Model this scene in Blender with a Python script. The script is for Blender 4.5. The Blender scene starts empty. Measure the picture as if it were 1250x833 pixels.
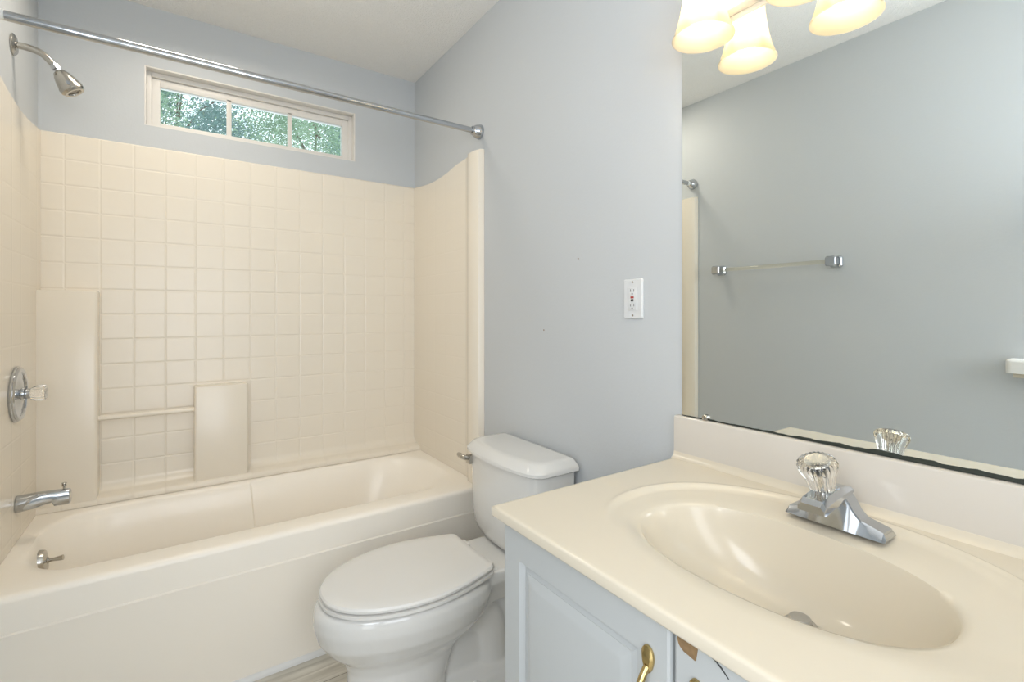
import bpy, bmesh, math, random
from mathutils import Vector, Matrix
S = bpy.context.scene
COL = S.collection
PI = math.pi

# ------------------------------------------------------------------ camera
cam_d = bpy.data.cameras.new('camera')
cam = bpy.data.objects.new('camera', cam_d); COL.objects.link(cam)
cam.location = (-1.0789, -2.531, 1.19)
cam.rotation_euler = (PI/2, 0, -math.radians(34.444))
cam_d.sensor_width = 36.0
cam_d.lens = 36.0*590.41/1250.0
cam_d.shift_y = -33.73/1250.0
cam_d.clip_start = 0.01
S.camera = cam

# ------------------------------------------------------------------ world and light
W = bpy.data.worlds.new('world'); S.world = W; W.use_nodes = True
wb = W.node_tree.nodes['Background']
wb.inputs[0].default_value = (0.88, 0.94, 1.0, 1); wb.inputs[1].default_value = 2.6

def area(name, loc, target, size, size_y, power, color):
    d = bpy.data.lights.new(name, 'AREA'); d.shape = 'RECTANGLE'
    d.size = size; d.size_y = size_y; d.energy = power; d.color = color
    o = bpy.data.objects.new(name, d); COL.objects.link(o); o.location = loc
    o.rotation_euler = (Vector(target)-Vector(loc)).to_track_quat('-Z', 'Y').to_euler()
    return o
K = dict(hall=31.0, up=7.0, side=7.5, tub=7.0, bulb=1.0, sky=2.2)
C_HALL = (0.90, 0.94, 1.0); C_UP = (0.86, 0.93, 1.0); C_BULB = (1.0, 0.84, 0.62); C_TUB = (1.0, 0.91, 0.78); CZ = 2.476
wb.inputs[1].default_value = K['sky']
if K['hall']: area('hall_fill', (-0.97, -3.75, 1.60), (-0.97, 0, 1.20), 1.5, 1.6, K['hall'], C_HALL)  # soft cool fill added behind the camera, no visible source
if K['up']: area('bounced_flash', (-0.90, -2.60, 1.60), (-0.86, -2.40, 2.47), 0.50, 0.50, K['up'], C_UP)
if K['side']: area('side_fill', (-1.60, -2.62, 1.50), (-0.2, -1.75, 1.20), 0.46, 0.80, K['side'], C_HALL)  # added fill from the left to brighten right wall, counter and toilet
if K['tub']: area('tub_fill', (-1.06, -0.50, CZ-0.012), (-0.90, -1.05, 0.0), 0.38, 0.26, K['tub'], C_TUB)  # unseen fill added under the ceiling to brighten the tub area
S.view_settings.view_transform = 'Standard'; S.view_settings.look = 'None'
S.view_settings.gamma = 1.0; S.view_settings.use_curve_mapping = False
S.view_settings.exposure = 0.16

# ------------------------------------------------------------------ materials
def nodes_mat(name):
    m = bpy.data.materials.new(name); m.use_nodes = True
    return m, m.node_tree.nodes, m.node_tree.links, m.node_tree.nodes['Principled BSDF']

def mat(name, col, rough=0.5, metal=0.0, noise=0.0, scale=60.0, bump=0.0, coat=0.0, spec=0.5):
    m, N, L, b = nodes_mat(name)
    b.inputs['Base Color'].default_value = (*col, 1); b.inputs['Roughness'].default_value = rough
    b.inputs['Metallic'].default_value = metal; b.inputs['Coat Weight'].default_value = coat
    b.inputs['Coat Roughness'].default_value = 0.05
    b.inputs['Specular IOR Level'].default_value = spec
    if noise or bump:
        t = N.new('ShaderNodeTexCoord'); n = N.new('ShaderNodeTexNoise')
        n.inputs['Scale'].default_value = scale; n.inputs['Detail'].default_value = 4
        L.new(t.outputs['Object'], n.inputs['Vector'])
        if noise:
            mx = N.new('ShaderNodeMix'); mx.data_type = 'RGBA'
            mx.inputs['A'].default_value = (*[c*(1-noise) for c in col], 1)
            mx.inputs['B'].default_value = (*[min(1, c*(1+noise)) for c in col], 1)
            L.new(n.outputs['Fac'], mx.inputs['Factor']); L.new(mx.outputs['Result'], b.inputs['Base Color'])
        if bump:
            bp = N.new('ShaderNodeBump'); bp.inputs['Strength'].default_value = 0.6
            bp.inputs['Distance'].default_value = bump
            L.new(n.outputs['Fac'], bp.inputs['Height']); L.new(bp.outputs['Normal'], b.inputs['Normal'])
    return m

def tile_mat(name, col, axis, depth=0.0011):
    """Moulded square tile pattern on glossy fibreglass; axis = horizontal axis of the panel."""
    m, N, L, b = nodes_mat(name)
    b.inputs['Base Color'].default_value = (*col, 1); b.inputs['Roughness'].default_value = 0.27
    t = N.new('ShaderNodeTexCoord'); sp = N.new('ShaderNodeSeparateXYZ'); L.new(t.outputs['Object'], sp.inputs[0])
    def grid(out, off, step):
        a = N.new('ShaderNodeMath'); a.operation = 'SUBTRACT'; a.inputs[1].default_value = off; L.new(out, a.inputs[0])
        d = N.new('ShaderNodeMath'); d.operation = 'PINGPONG'; d.inputs[1].default_value = step/2; L.new(a.outputs[0], d.inputs[0])
        r = N.new('ShaderNodeMapRange'); r.interpolation_type = 'SMOOTHSTEP'
        r.inputs['From Min'].default_value = 0.0; r.inputs['From Max'].default_value = 0.006
        L.new(d.outputs[0], r.inputs['Value']); return r.outputs['Result']
    gx = grid(sp.outputs[axis], -1.13, 0.106); gz = grid(sp.outputs['Z'], 1.886, 0.1)
    mn = N.new('ShaderNodeMath'); mn.operation = 'MINIMUM'; L.new(gx, mn.inputs[0]); L.new(gz, mn.inputs[1])
    ns = N.new('ShaderNodeTexNoise'); ns.inputs['Scale'].default_value = 9; L.new(t.outputs['Object'], ns.inputs['Vector'])
    ad = N.new('ShaderNodeMath'); ad.operation = 'MULTIPLY_ADD'; ad.inputs[1].default_value = 0.9
    L.new(ns.outputs['Fac'], ad.inputs[0]); L.new(mn.outputs[0], ad.inputs[2])
    bp = N.new('ShaderNodeBump'); bp.inputs['Strength'].default_value = 1.0; bp.inputs['Distance'].default_value = depth
    L.new(ad.outputs[0], bp.inputs['Height']); L.new(bp.outputs['Normal'], b.inputs['Normal'])
    return m

def glass_mat(name, col, rough=0.02, ior=1.49):
    m, N, L, b = nodes_mat(name)
    b.inputs['Base Color'].default_value = (*col, 1); b.inputs['Roughness'].default_value = rough
    b.inputs['Transmission Weight'].default_value = 1.0; b.inputs['IOR'].default_value = ior
    return m

ALM = (0.85, 0.775, 0.655)
M = {}
M['wall'] = mat('blue_grey_wall_paint', (0.565, 0.585, 0.595), 0.55, bump=0.0006, scale=110)
M['ceiling'] = mat('textured_ceiling', (0.90, 0.885, 0.85), 0.9, noise=0.05, bump=0.010, scale=190)
M['fibre'] = mat('almond_fibreglass', ALM, 0.22, noise=0.01, scale=5)
M['tile_x'] = tile_mat('moulded_tile_back', ALM, 'X')
M['tile_y'] = tile_mat('moulded_tile_side', ALM, 'Y', 0.0003)
M['tub'] = mat('almond_tub_gelcoat', (0.97, 0.905, 0.80), 0.28, noise=0.01, scale=5)
M['china'] = mat('white_china', (0.73, 0.72, 0.69), 0.10, coat=0.5)
M['plastic_seat'] = mat('white_seat_plastic', (0.75, 0.735, 0.70), 0.25)
M['marble'] = mat('cream_cultured_marble', (0.665, 0.598, 0.48), 0.15, noise=0.012, scale=4, spec=0.38)
M['splash'] = mat('backsplash_marble', (0.62, 0.575, 0.51), 0.18, noise=0.012, scale=4)
M['white'] = mat('white_trim_paint', (0.80, 0.79, 0.76), 0.4, noise=0.02, scale=30)
M['vinyl'] = mat('white_window_vinyl', (0.78, 0.75, 0.70), 0.35)
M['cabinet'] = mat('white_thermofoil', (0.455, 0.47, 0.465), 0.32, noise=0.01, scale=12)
M['fibreboard'] = mat('bare_fibreboard', (0.23, 0.145, 0.07), 0.9, noise=0.35, scale=120, bump=0.001)
M['chrome'] = mat('chrome', (0.50, 0.52, 0.545), 0.10, 1.0)
M['bright_cap'] = mat('bright_knob_insert', (0.86, 0.84, 0.80), 0.16, 1.0)
M['nickel'] = mat('worn_nickel', (0.50, 0.48, 0.44), 0.22, 1.0, noise=0.12, scale=80)
M['brass'] = mat('aged_brass', (0.52, 0.39, 0.17), 0.25, 1.0, noise=0.2, scale=90)
M['acrylic'] = glass_mat('clear_acrylic', (0.98, 0.96, 0.92))
M['acrylic_bar'] = glass_mat('yellowed_acrylic', (0.94, 0.91, 0.80), 0.06)
M['outlet'] = mat('white_outlet_plastic', (0.70, 0.71, 0.71), 0.3)
M['black'] = mat('black_plastic', (0.012, 0.012, 0.012), 0.4)
M['slot'] = mat('slot_shade', (0.06, 0.05, 0.05), 0.8)
M['red'] = mat('red_plastic', (0.42, 0.06, 0.05), 0.4)
M['grey_plug'] = mat('grey_metal_stopper', (0.42, 0.41, 0.39), 0.35, 0.6)
M['dark_desilver'] = mat('desilvered_mirror_edge', (0.022, 0.028, 0.02), 0.6, noise=0.5, scale=60)
M['rubber'] = mat('dark_rubber', (0.05, 0.05, 0.05), 0.7)
M['bark'] = mat('bark', (0.16, 0.12, 0.09), 0.9, noise=0.3, scale=20)
M['white_plastic'] = mat('white_plastic_sleeve', (0.8, 0.8, 0.77), 0.4)

mm, N, L, b = nodes_mat('mirror_silver')
b.inputs['Base Color'].default_value = (0.92, 0.95, 0.93, 1); b.inputs['Metallic'].default_value = 1; b.inputs['Roughness'].default_value = 0.0
M['mirror'] = mm

mm, N, L, b = nodes_mat('window_glass')
N.remove(b); out = N['Material Output']
tr = N.new('ShaderNodeBsdfTransparent'); gl = N.new('ShaderNodeBsdfGlossy'); gl.inputs['Roughness'].default_value = 0.02
fr = N.new('ShaderNodeFresnel'); fr.inputs['IOR'].default_value = 1.45; mx = N.new('ShaderNodeMixShader')
tr.inputs[0].default_value = (0.90, 0.95, 0.95, 1)
L.new(fr.outputs[0], mx.inputs[0]); L.new(tr.outputs[0], mx.inputs[1]); L.new(gl.outputs[0], mx.inputs[2]); L.new(mx.outputs[0], out.inputs['Surface'])
M['pane'] = mm

# frosted lamp glass: translucent + gloss, lit by the bulb inside
mm, N, L, b = nodes_mat('frosted_lamp_glass')
N.remove(b); out = N['Material Output']
tl = N.new('ShaderNodeBsdfTranslucent'); tl.inputs[0].default_value = (0.66, 0.61, 0.51, 1)
df = N.new('ShaderNodeBsdfDiffuse'); df.inputs[0].default_value = (0.66, 0.62, 0.54, 1)
mx = N.new('ShaderNodeMixShader'); mx.inputs[0].default_value = 0.35
L.new(tl.outputs[0], mx.inputs[1]); L.new(df.outputs[0], mx.inputs[2])
tp = N.new('ShaderNodeBsdfTransparent'); tp.inputs[0].default_value = (1, 0.93, 0.78, 1)
m2 = N.new('ShaderNodeMixShader'); m2.inputs[0].default_value = 0.16
L.new(mx.outputs[0], m2.inputs[1]); L.new(tp.outputs[0], m2.inputs[2]); L.new(m2.outputs[0], out.inputs['Surface'])
M['shade'] = mm
mm, N, L, b = nodes_mat('glowing_bulb')
b.inputs['Base Color'].default_value = (1, 0.95, 0.85, 1)
b.inputs['Emission Color'].default_value = (1.0, 0.83, 0.56, 1); b.inputs['Emission Strength'].default_value = 27.0*K['bulb']
M['bulb'] = mm

# wood-look vinyl floor planks
mm, N, L, b = nodes_mat('grey_oak_vinyl_planks')
t = N.new('ShaderNodeTexCoord'); mp = N.new('ShaderNodeMapping'); mp.inputs['Scale'].default_value = (1.2, 14, 1)
L.new(t.outputs['Object'], mp.inputs[0])
n1 = N.new('ShaderNodeTexNoise'); n1.inputs['Scale'].default_value = 3.0; n1.inputs['Detail'].default_value = 8; n1.inputs['Distortion'].default_value = 0.6
L.new(mp.outputs[0], n1.inputs['Vector'])
cr = N.new('ShaderNodeValToRGB'); L.new(n1.outputs['Fac'], cr.inputs[0])
cr.color_ramp.elements[0].position = 0.33; cr.color_ramp.elements[0].color = (0.50, 0.46, 0.38, 1)
cr.color_ramp.elements[1].position = 0.65; cr.color_ramp.elements[1].color = (0.74, 0.70, 0.61, 1)
br = N.new('ShaderNodeTexBrick'); br.inputs['Scale'].default_value = 1.0; br.inputs['Brick Width'].default_value = 1.2; br.inputs['Row Height'].default_value = 0.15
br.inputs['Mortar Size'].default_value = 0.0012; br.inputs['Mortar'].default_value = (0.25, 0.22, 0.18, 1)
br.inputs['Color1'].default_value = (1, 1, 1, 1); br.inputs['Color2'].default_value = (0.86, 0.86, 0.86, 1)
L.new(t.outputs['Object'], br.inputs['Vector'])
mu = N.new('ShaderNodeMix'); mu.data_type = 'RGBA'; mu.blend_type = 'MULTIPLY'; mu.inputs['Factor'].default_value = 1.0
L.new(cr.outputs[0], mu.inputs['A']); L.new(br.outputs['Color'], mu.inputs['B']); L.new(mu.outputs['Result'], b.inputs['Base Color'])
b.inputs['Roughness'].default_value = 0.4
M['floor'] = mm

def leaf_mat(name, c1, c2):
    m, N, L, b = nodes_mat(name)
    t = N.new('ShaderNodeTexCoord'); n = N.new('ShaderNodeTexNoise'); n.inputs['Scale'].default_value = 2.2
    L.new(t.outputs['Object'], n.inputs['Vector'])
    mx = N.new('ShaderNodeMix'); mx.data_type = 'RGBA'; mx.inputs['A'].default_value = (*c1, 1); mx.inputs['B'].default_value = (*c2, 1)
    L.new(n.outputs['Fac'], mx.inputs['Factor']); L.new(mx.outputs['Result'], b.inputs['Base Color'])
    b.inputs['Roughness'].default_value = 0.4; b.inputs['Transmission Weight'].default_value = 0.0
    return m
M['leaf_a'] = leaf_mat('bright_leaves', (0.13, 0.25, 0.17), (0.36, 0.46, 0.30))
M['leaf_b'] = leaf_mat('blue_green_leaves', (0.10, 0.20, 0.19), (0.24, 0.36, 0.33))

# ------------------------------------------------------------------ mesh helpers
def finish(bm, angle=34):
    bmesh.ops.recalc_face_normals(bm, faces=bm.faces[:])
    for f in bm.faces: f.smooth = True
    a = math.radians(angle)
    for e in bm.edges:
        if len(e.link_faces) == 2 and e.calc_face_angle(0) > a: e.smooth = False

def wloc(o):
    v = Vector((0, 0, 0))
    while o is not None: v = v + Vector(o.location); o = o.parent
    return v

def obj(name, bm, m, parent=None, origin=None, angle=34, fin=True):
    """Links bm (built in world coordinates) as ONE object; origin or the parent's base becomes local zero."""
    if fin: finish(bm, angle)
    base = wloc(parent) if parent else Vector((0, 0, 0))
    o_ = Vector(origin) if origin is not None else base
    bmesh.ops.translate(bm, verts=bm.verts[:], vec=-o_)
    me = bpy.data.meshes.new(name); bm.to_mesh(me); bm.free()
    o = bpy.data.objects.new(name, me); COL.objects.link(o); me.materials.append(M[m] if isinstance(m, str) else m)
    if parent: o.parent = parent
    o.location = o_-base
    return o

def tag(o, label, cat, group=None):
    o['label'] = label; o['category'] = cat
    if group: o['group'] = group
    return o
def thing(name, loc, label, cat, group=None):
    o = bpy.data.objects.new(name, None); COL.objects.link(o); o.location = loc; o.empty_display_size = 0.05
    return tag(o, label, cat, group)
def struct(name, bm, m, **k):
    o = obj(name, bm, m, **k)
    if not k.get('parent'): o['kind'] = 'structure'
    return o

def box(bm, x0, x1, y0, y1, z0, z1, bev=0.0, seg=2):
    vs = [bm.verts.new((x, y, z)) for x in (x0, x1) for y in (y0, y1) for z in (z0, z1)]
    F = [(0, 1, 3, 2), (4, 6, 7, 5), (0, 4, 5, 1), (2, 3, 7, 6), (0, 2, 6, 4), (1, 5, 7, 3)]
    fs = [bm.faces.new([vs[i] for i in f]) for f in F]
    if bev:
        es = list({e for f in fs for e in f.edges})
        bmesh.ops.bevel(bm, geom=es, offset=bev, segments=seg, profile=0.6, affect='EDGES', clamp_overlap=True)
    return bm
def B(*a, **k):
    bm = bmesh.new(); box(bm, *a, **k); return bm

def loft(bm, rings, cap0=True, cap1=True, closed=True):
    R = [[bm.verts.new(p) for p in r] for r in rings]
    n = len(R[0])
    for a, b_ in zip(R, R[1:]):
        for i in range(n if closed else n-1):
            j = (i+1) % n
            bm.faces.new((a[i], a[j], b_[j], b_[i]))
    if cap0: bm.faces.new(R[0][::-1])
    if cap1: bm.faces.new(R[-1])
    return R

def lathe(bm, prof, org, d, n=32, cap0=True, cap1=True, flute=0, depth=0.0):
    """prof: (radius, height along d)."""
    org = Vector(org); d = Vector(d).normalized()
    u = d.orthogonal().normalized(); v = d.cross(u)
    rings = []
    for r, h in prof:
        ring = []
        for i in range(n):
            a = 2*PI*i/n
            rr = r*(1+depth*math.cos(flute*a)) if flute else r
            ring.append(org+d*h+u*(rr*math.cos(a))+v*(rr*math.sin(a)))
        rings.append(ring)
    loft(bm, rings, cap0, cap1); return bm

def tube(bm, pts, rad, n=16, cap=True, sx=1.0):
    pts = [Vector(p) for p in pts]; rings = []
    up = None
    for i, p in enumerate(pts):
        t = (pts[min(i+1, len(pts)-1)]-pts[max(i-1, 0)]).normalized()
        if up is None: up = t.orthogonal().normalized()
        up = (up-t*up.dot(t)).normalized(); w = t.cross(up)
        r = rad[i] if isinstance(rad, (list, tuple)) else rad
        rings.append([p+up*(r*math.cos(2*PI*k/n))+w*(r*sx*math.sin(2*PI*k/n)) for k in range(n)])
    loft(bm, rings, cap, cap); return bm

def spline(P, n=8):
    P = [Vector(p) for p in P]; Q = [P[0]*2-P[1]]+P+[P[-1]*2-P[-2]]; out = []
    for i in range(1, len(Q)-2):
        for k in range(n):
            t = k/n; a, b_, c, d = Q[i-1:i+3]
            out.append(0.5*((2*b_)+(c-a)*t+(2*a-5*b_+4*c-d)*t*t+(3*b_-a-3*c+d)*t**3))
    out.append(P[-1]); return out

def prism(bm, prof, a0, a1, axis):
    """Extrudes an open/closed 2D profile. axis 'x': prof=(y,z); axis 'y': prof=(x,z); axis 'z': prof=(x,y)."""
    def P(p, a): return {'x': (a, p[0], p[1]), 'y': (p[0], a, p[1]), 'z': (p[0], p[1], a)}[axis]
    loft(bm, [[P(p, a0) for p in prof], [P(p, a1) for p in prof]]); return bm

def rrect(x0, x1, y0, y1, r, n=8):
    """rounded rectangle, r = one radius or 4 (x1y1, x0y1, x0y0, x1y0)"""
    if not isinstance(r, (tuple, list)): r = (r,)*4
    out = []
    for k, (cx, cy) in enumerate(((x1-r[0], y1-r[0]), (x0+r[1], y1-r[1]), (x0+r[2], y0+r[2]), (x1-r[3], y0+r[3]))):
        for i in range(n+1):
            a = k*PI/2+i*PI/2/n
            out.append((cx+r[k]*math.cos(a), cy+r[k]*math.sin(a)))
    return out

# ------------------------------------------------------------------ room shell
LX = -1.5245; CZ = 2.476; FY = -3.10; HY = -4.2
struct('floor', B(LX-0.1, 0.1, HY, 0.1, -0.08, 0.0), 'floor')
struct('ceiling', B(LX-0.1, 0.1, HY, 0.12, CZ, CZ+0.08), 'ceiling')
struct('wall_right', B(0.0, 0.1, HY, 0.12, 0.0, CZ), 'wall')
bm = bmesh.new()   # left wall, with an unseen opening added to let the side fill in
box(bm, LX-0.1, LX, -2.20, 0.12, 0, CZ); box(bm, LX-0.1, LX, HY, -3.00, 0, CZ); box(bm, LX-0.1, LX, -3.00, -2.20, 2.04, CZ)
struct('wall_left', bm, 'wall')
WX0, WX1, WZ0, WZ1 = -1.203, -0.330, 1.978, 2.228
bm = bmesh.new()
box(bm, LX, WX0, 0, 0.12, 0, CZ); box(bm, WX1, 0, 0, 0.12, 0, CZ)
box(bm, WX0, WX1, 0, 0.12, 0, WZ0); box(bm, WX0, WX1, 0, 0.12, WZ1, CZ)
struct('wall_back', bm, 'wall')
bm = bmesh.new()   # wall behind the camera with a doorway added to admit the hall fill
box(bm, LX, -1.38, FY-0.1, FY, 0, CZ); box(bm, -0.60, 0.0, FY-0.1, FY, 0, CZ); box(bm, -1.38, -0.60, FY-0.1, FY, 2.05, CZ)
struct('wall_front', bm, 'wall')
struct('wall_hall', B(LX-0.1, 0.1, HY-0.1, HY, 0, CZ), 'wall')
bm = bmesh.new(); box(bm, -0.014, 0, -1.74, -0.772, 0, 0.085, 0.004)
struct('baseboard_right', bm, 'white')
bm = bmesh.new()   # quarter-round shoe moulding along the tub
q = [(-0.757, 0.0), (-0.770, 0.0)]+[(-0.757-0.013*math.cos(a), 0.017*math.sin(a)) for a in (0.4, 0.8, 1.2, PI/2)]
prism(bm, q, LX, -0.0, 'x')
struct('trim_1', bm, 'white')

# window ----------------------------------------------------------------
bm = bmesh.new()
def frame(bm, x0, x1, z0, z1, w, y0, y1, bev=0.002, wb=None):
    wb = wb or w
    box(bm, x0, x0+w, y0, y1, z0, z1, bev); box(bm, x1-w, x1, y0, y1, z0, z1, bev)
    box(bm, x0+w, x1-w, y0, y1, z1-w, z1, bev); box(bm, x0+w, x1-w, y0, y1, z0, z0+wb, bev)
win = bpy.data.objects.new('window_1', None); COL.objects.link(win); win.location = (WX0, 0.0, WZ0); win['kind'] = 'structure'
frame(bm, WX0, WX1, WZ0, WZ1, 0.006, 0.0005, 0.045, bev=0.001)
obj('casing', bm, 'vinyl', win)
bm = bmesh.new(); frame(bm, WX0+0.003, WX1-0.003, WZ0+0.002, WZ1-0.006, 0.020, 0.040, 0.10, wb=0.014)
obj('window_frame', bm, 'vinyl', win)
bm = bmesh.new(); frame(bm, WX0+0.021, WX1-0.021, WZ0+0.016, WZ1-0.027, 0.032, 0.052, 0.085, wb=0.018)
sash = obj('sash', bm, 'vinyl', win)
bm = bmesh.new()
for mx_ in (-0.893, -0.634): box(bm, mx_-0.010, mx_+0.010, 0.052, 0.064, WZ0+0.03, WZ1-0.05, 0.002)
obj('muntin', bm, 'vinyl', sash)
obj('pane', B(WX0+0.045, WX1-0.045, 0.066, 0.069, WZ0+0.026, WZ1-0.045), 'pane', sash)

# ------------------------------------------------------------------ bathtub
def ray_rect(cx, cy, a, x0, x1, y0, y1):
    dx, dy = math.cos(a), math.sin(a); t = 1e9
    if dx > 1e-9: t = min(t, (x1-cx)/dx)
    if dx < -1e-9: t = min(t, (x0-cx)/dx)
    if dy > 1e-9: t = min(t, (y1-cy)/dy)
    if dy < -1e-9: t = min(t, (y0-cy)/dy)
    return cx+dx*t, cy+dy*t
def ray_poly(cx, cy, a, poly):
    dx, dy = math.cos(a), math.sin(a)
    for i in range(len(poly)):
        (ax, ay), (bx_, by_) = poly[i], poly[(i+1) % len(poly)]
        ex, ey = bx_-ax, by_-ay; den = dx*ey-dy*ex
        if abs(den) < 1e-12: continue
        t = ((ax-cx)*ey-(ay-cy)*ex)/den; s = ((ax-cx)*dy-(ay-cy)*dx)/den
        if t > 0 and -1e-6 <= s <= 1+1e-6: return cx+dx*t, cy+dy*t
    return cx, cy
def angs(cx, cy, x0, x1, y0, y1, n):
    A = [2*PI*i/n for i in range(n)]
    for px, py in ((x0, y0), (x0, y1), (x1, y0), (x1, y1)):
        c = math.atan2(py-cy, px-cx) % (2*PI); k = min(range(n), key=lambda i: abs(A[i]-c)); A[k] = c
    return A

tub = thing('bathtub', (-0.76, -0.38, 0), 'almond fibreglass alcove bathtub with a plain front apron under the window', 'bathtub')
TX0, TX1, TY0, TY1 = -1.523, -0.001, -0.752, -0.002
cx, cy = -0.76, -0.36; A = angs(cx, cy, TX0, TX1, TY0, TY1, 160)
AC = math.atan2(0.26, -0.066)   # soft crease in the back wall below the shelf block
A = sorted(A+[AC-0.015, AC+0.015])
def tring(x0, x1, y0, y1, r, z):
    P = rrect(x0, x1, y0, y1, r, 10); out = []
    for a in A:
        x, y = ray_poly(cx, cy, a, P)
        if AC < a < PI: y -= 0.010*min(1, (PI-a)/0.9)
        out.append((x, y, z))
    return out
rings = []
RZ = 0.450
OP = (-1.476, -0.052, -0.648, -0.100); RR = (0.20, 0.20, 0.14, 0.16)
def shr(d, dl=None, dr=None):  # inset opening
    dl = d if dl is None else dl; dr = d if dr is None else dr
    return (OP[0]+dl, OP[1]-dr, OP[2]+d, OP[3]-d)
rings.append(tring(*shr(0.145, 0.11, 0.30), 0.10, 0.085))
rings.append(tring(*shr(0.12, 0.09, 0.27), 0.13, 0.090))
rings.append(tring(*shr(0.085, 0.06, 0.215), 0.15, 0.125))
rings.append(tring(*shr(0.06, 0.040, 0.15), 0.18, 0.24))
rings.append(tring(*shr(0.035, 0.022, 0.07), 0.20, 0.36))
rings.append(tring(*shr(0.022, 0.014, 0.035), 0.20, 0.415))
rings.append(tring(*shr(0.012, 0.008, 0.014), 0.20, 0.436))
rings.append(tring(*shr(0.004), RR, 0.446))
rings.append(tring(*shr(-0.008), RR, 0.449))
rings.append([(*ray_rect(cx, cy, a, TX0, TX1, TY0+0.022, TY1), RZ+0.001) for a in A])
rings.append([(*ray_rect(cx, cy, a, TX0, TX1, TY0+0.010, TY1), RZ-0.001) for a in A])
rings.append([(*ray_rect(cx, cy, a, TX0, TX1, TY0+0.003, TY1), RZ-0.007) for a in A])
rings.append([(*ray_rect(cx, cy, a, TX0, TX1, TY0, TY1), RZ-0.016) for a in A])
rings.append([(*ray_rect(cx, cy, a, TX0, TX1, TY0, TY1), 0.0) for a in A])
bm = bmesh.new(); loft(bm, rings, cap0=True, cap1=False)
obj('tub_shell', bm, 'tub', tub, angle=50)
# lower apron panel standing a little proud, with a rounded top right corner
bm = bmesh.new()
o_ = [(-1.523, 0.0), (-0.020, 0.0), (-0.020, 0.30)]+[(-0.045+0.025*math.cos(a), 0.318+0.037*math.sin(a)) for a in (0.3, 0.6, 0.9, 1.2, PI/2)]+[(-1.523, 0.355)]
loft(bm, [[(x, -0.745, z) for x, z in o_], [(x, -0.754, z) for x, z in o_], [(x-(0.003 if x > -0.1 else 0), -0.758, z-(0.003 if z > 0.29 else 0)) for x, z in o_]])
obj('apron_panel', bm, 'tub', tub)
# overflow plate with trip lever
bm = bmesh.new(); lathe(bm, [(0.039, -0.01), (0.039, 0.020), (0.035, 0.031), (0.012, 0.035), (0.010, 0.038)], (-1.474, -0.352, 0.372), (1, 0, 0.12), 32)
ovp = obj('overflow_plate', bm, 'nickel', tub)
bm = bmesh.new(); tube(bm, [(-1.440, -0.352, 0.376), (-1.425, -0.354, 0.376), (-1.408, -0.357, 0.377), (-1.400, -0.358, 0.378)], [0.006, 0.0055, 0.0075, 0.0085], 12)
obj('trip_lever', bm, 'nickel', ovp)
bm = bmesh.new(); lathe(bm, [(0.036, 0), (0.036, 0.003), (0.03, 0.005), (0.016, 0.005), (0.016, 0.009), (0.0, 0.011)], (-1.20, -0.36, 0.085), (0, 0, 1), 28)
obj('tub_drain', bm, 'chrome', tub)

# ------------------------------------------------------------------ shower surround
sur = thing('shower_surround', (-0.76, -0.10, 0.451), 'almond tile-patterned fibreglass shower surround on three walls above the bathtub', 'shower surround')
ST = 1.886; SB = 0.4515
back = [(-0.0005, ST), (-0.008, ST), (-0.013, ST-0.006), (-0.013, 0.520), (-0.017, 0.505), (-0.028, 0.490), (-0.050, 0.481), (-0.080, 0.475), (-0.087, 0.470), (-0.090, 0.462), (-0.090, SB), (-0.0005, SB)]
bm = bmesh.new(); prism(bm, back, LX+0.001, -0.001, 'x'); sb = obj('back_panel', bm, 'tile_x', sur)
# keep world-based tile coordinates for the bump grid
def world_origin(o):
    w = wloc(o); o.data.transform(Matrix.Translation(w)); o.location = Vector(o.location)-w
world_origin(sb)
def side(sgn, wx, name):
    bm = bmesh.new(); rg = []   # top edge dips gently between the back wall and the front flange
    for i in range(21):
        y = -0.014-0.586*i/20; zt = ST-0.020*math.sin(PI*min(1, i/17))**1.2+0.010*max(0, (i-14)/6)
        rg.append([(wx+sgn*0.0005, y, SB), (wx+sgn*0.010, y, SB), (wx+sgn*0.010, y, zt-0.003), (wx+sgn*0.006, y, zt), (wx+sgn*0.0005, y, zt)])
    loft(bm, rg)
    o = obj(name, bm, 'tile_y', sur); world_origin(o)
    pr = [(0.0005, -0.600), (0.010, -0.600), (0.014, -0.625), (0.026, -0.648), (0.034, -0.662), (0.036, -0.690), (0.034, -0.724), (0.026, -0.742), (0.012, -0.748), (0.0005, -0.749)]
    pr = [(wx+sgn*a, b_) for a, b_ in pr]
    bm = bmesh.new(); c = (wx+sgn*0.010, -0.4)
    def sc(k): return [(wx+(x-wx)*k, y) for x, y in pr]
    loft(bm, [[(x, y, SB) for x, y in pr], [(x, y, ST+0.006) for x, y in pr], [(x, y, ST+0.010) for x, y in sc(0.75)]])
    return obj('front_flange', bm, 'fibre', sur)
side(-1, 0.0, 'side_panel'); side(1, LX, 'side_panel')
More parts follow.
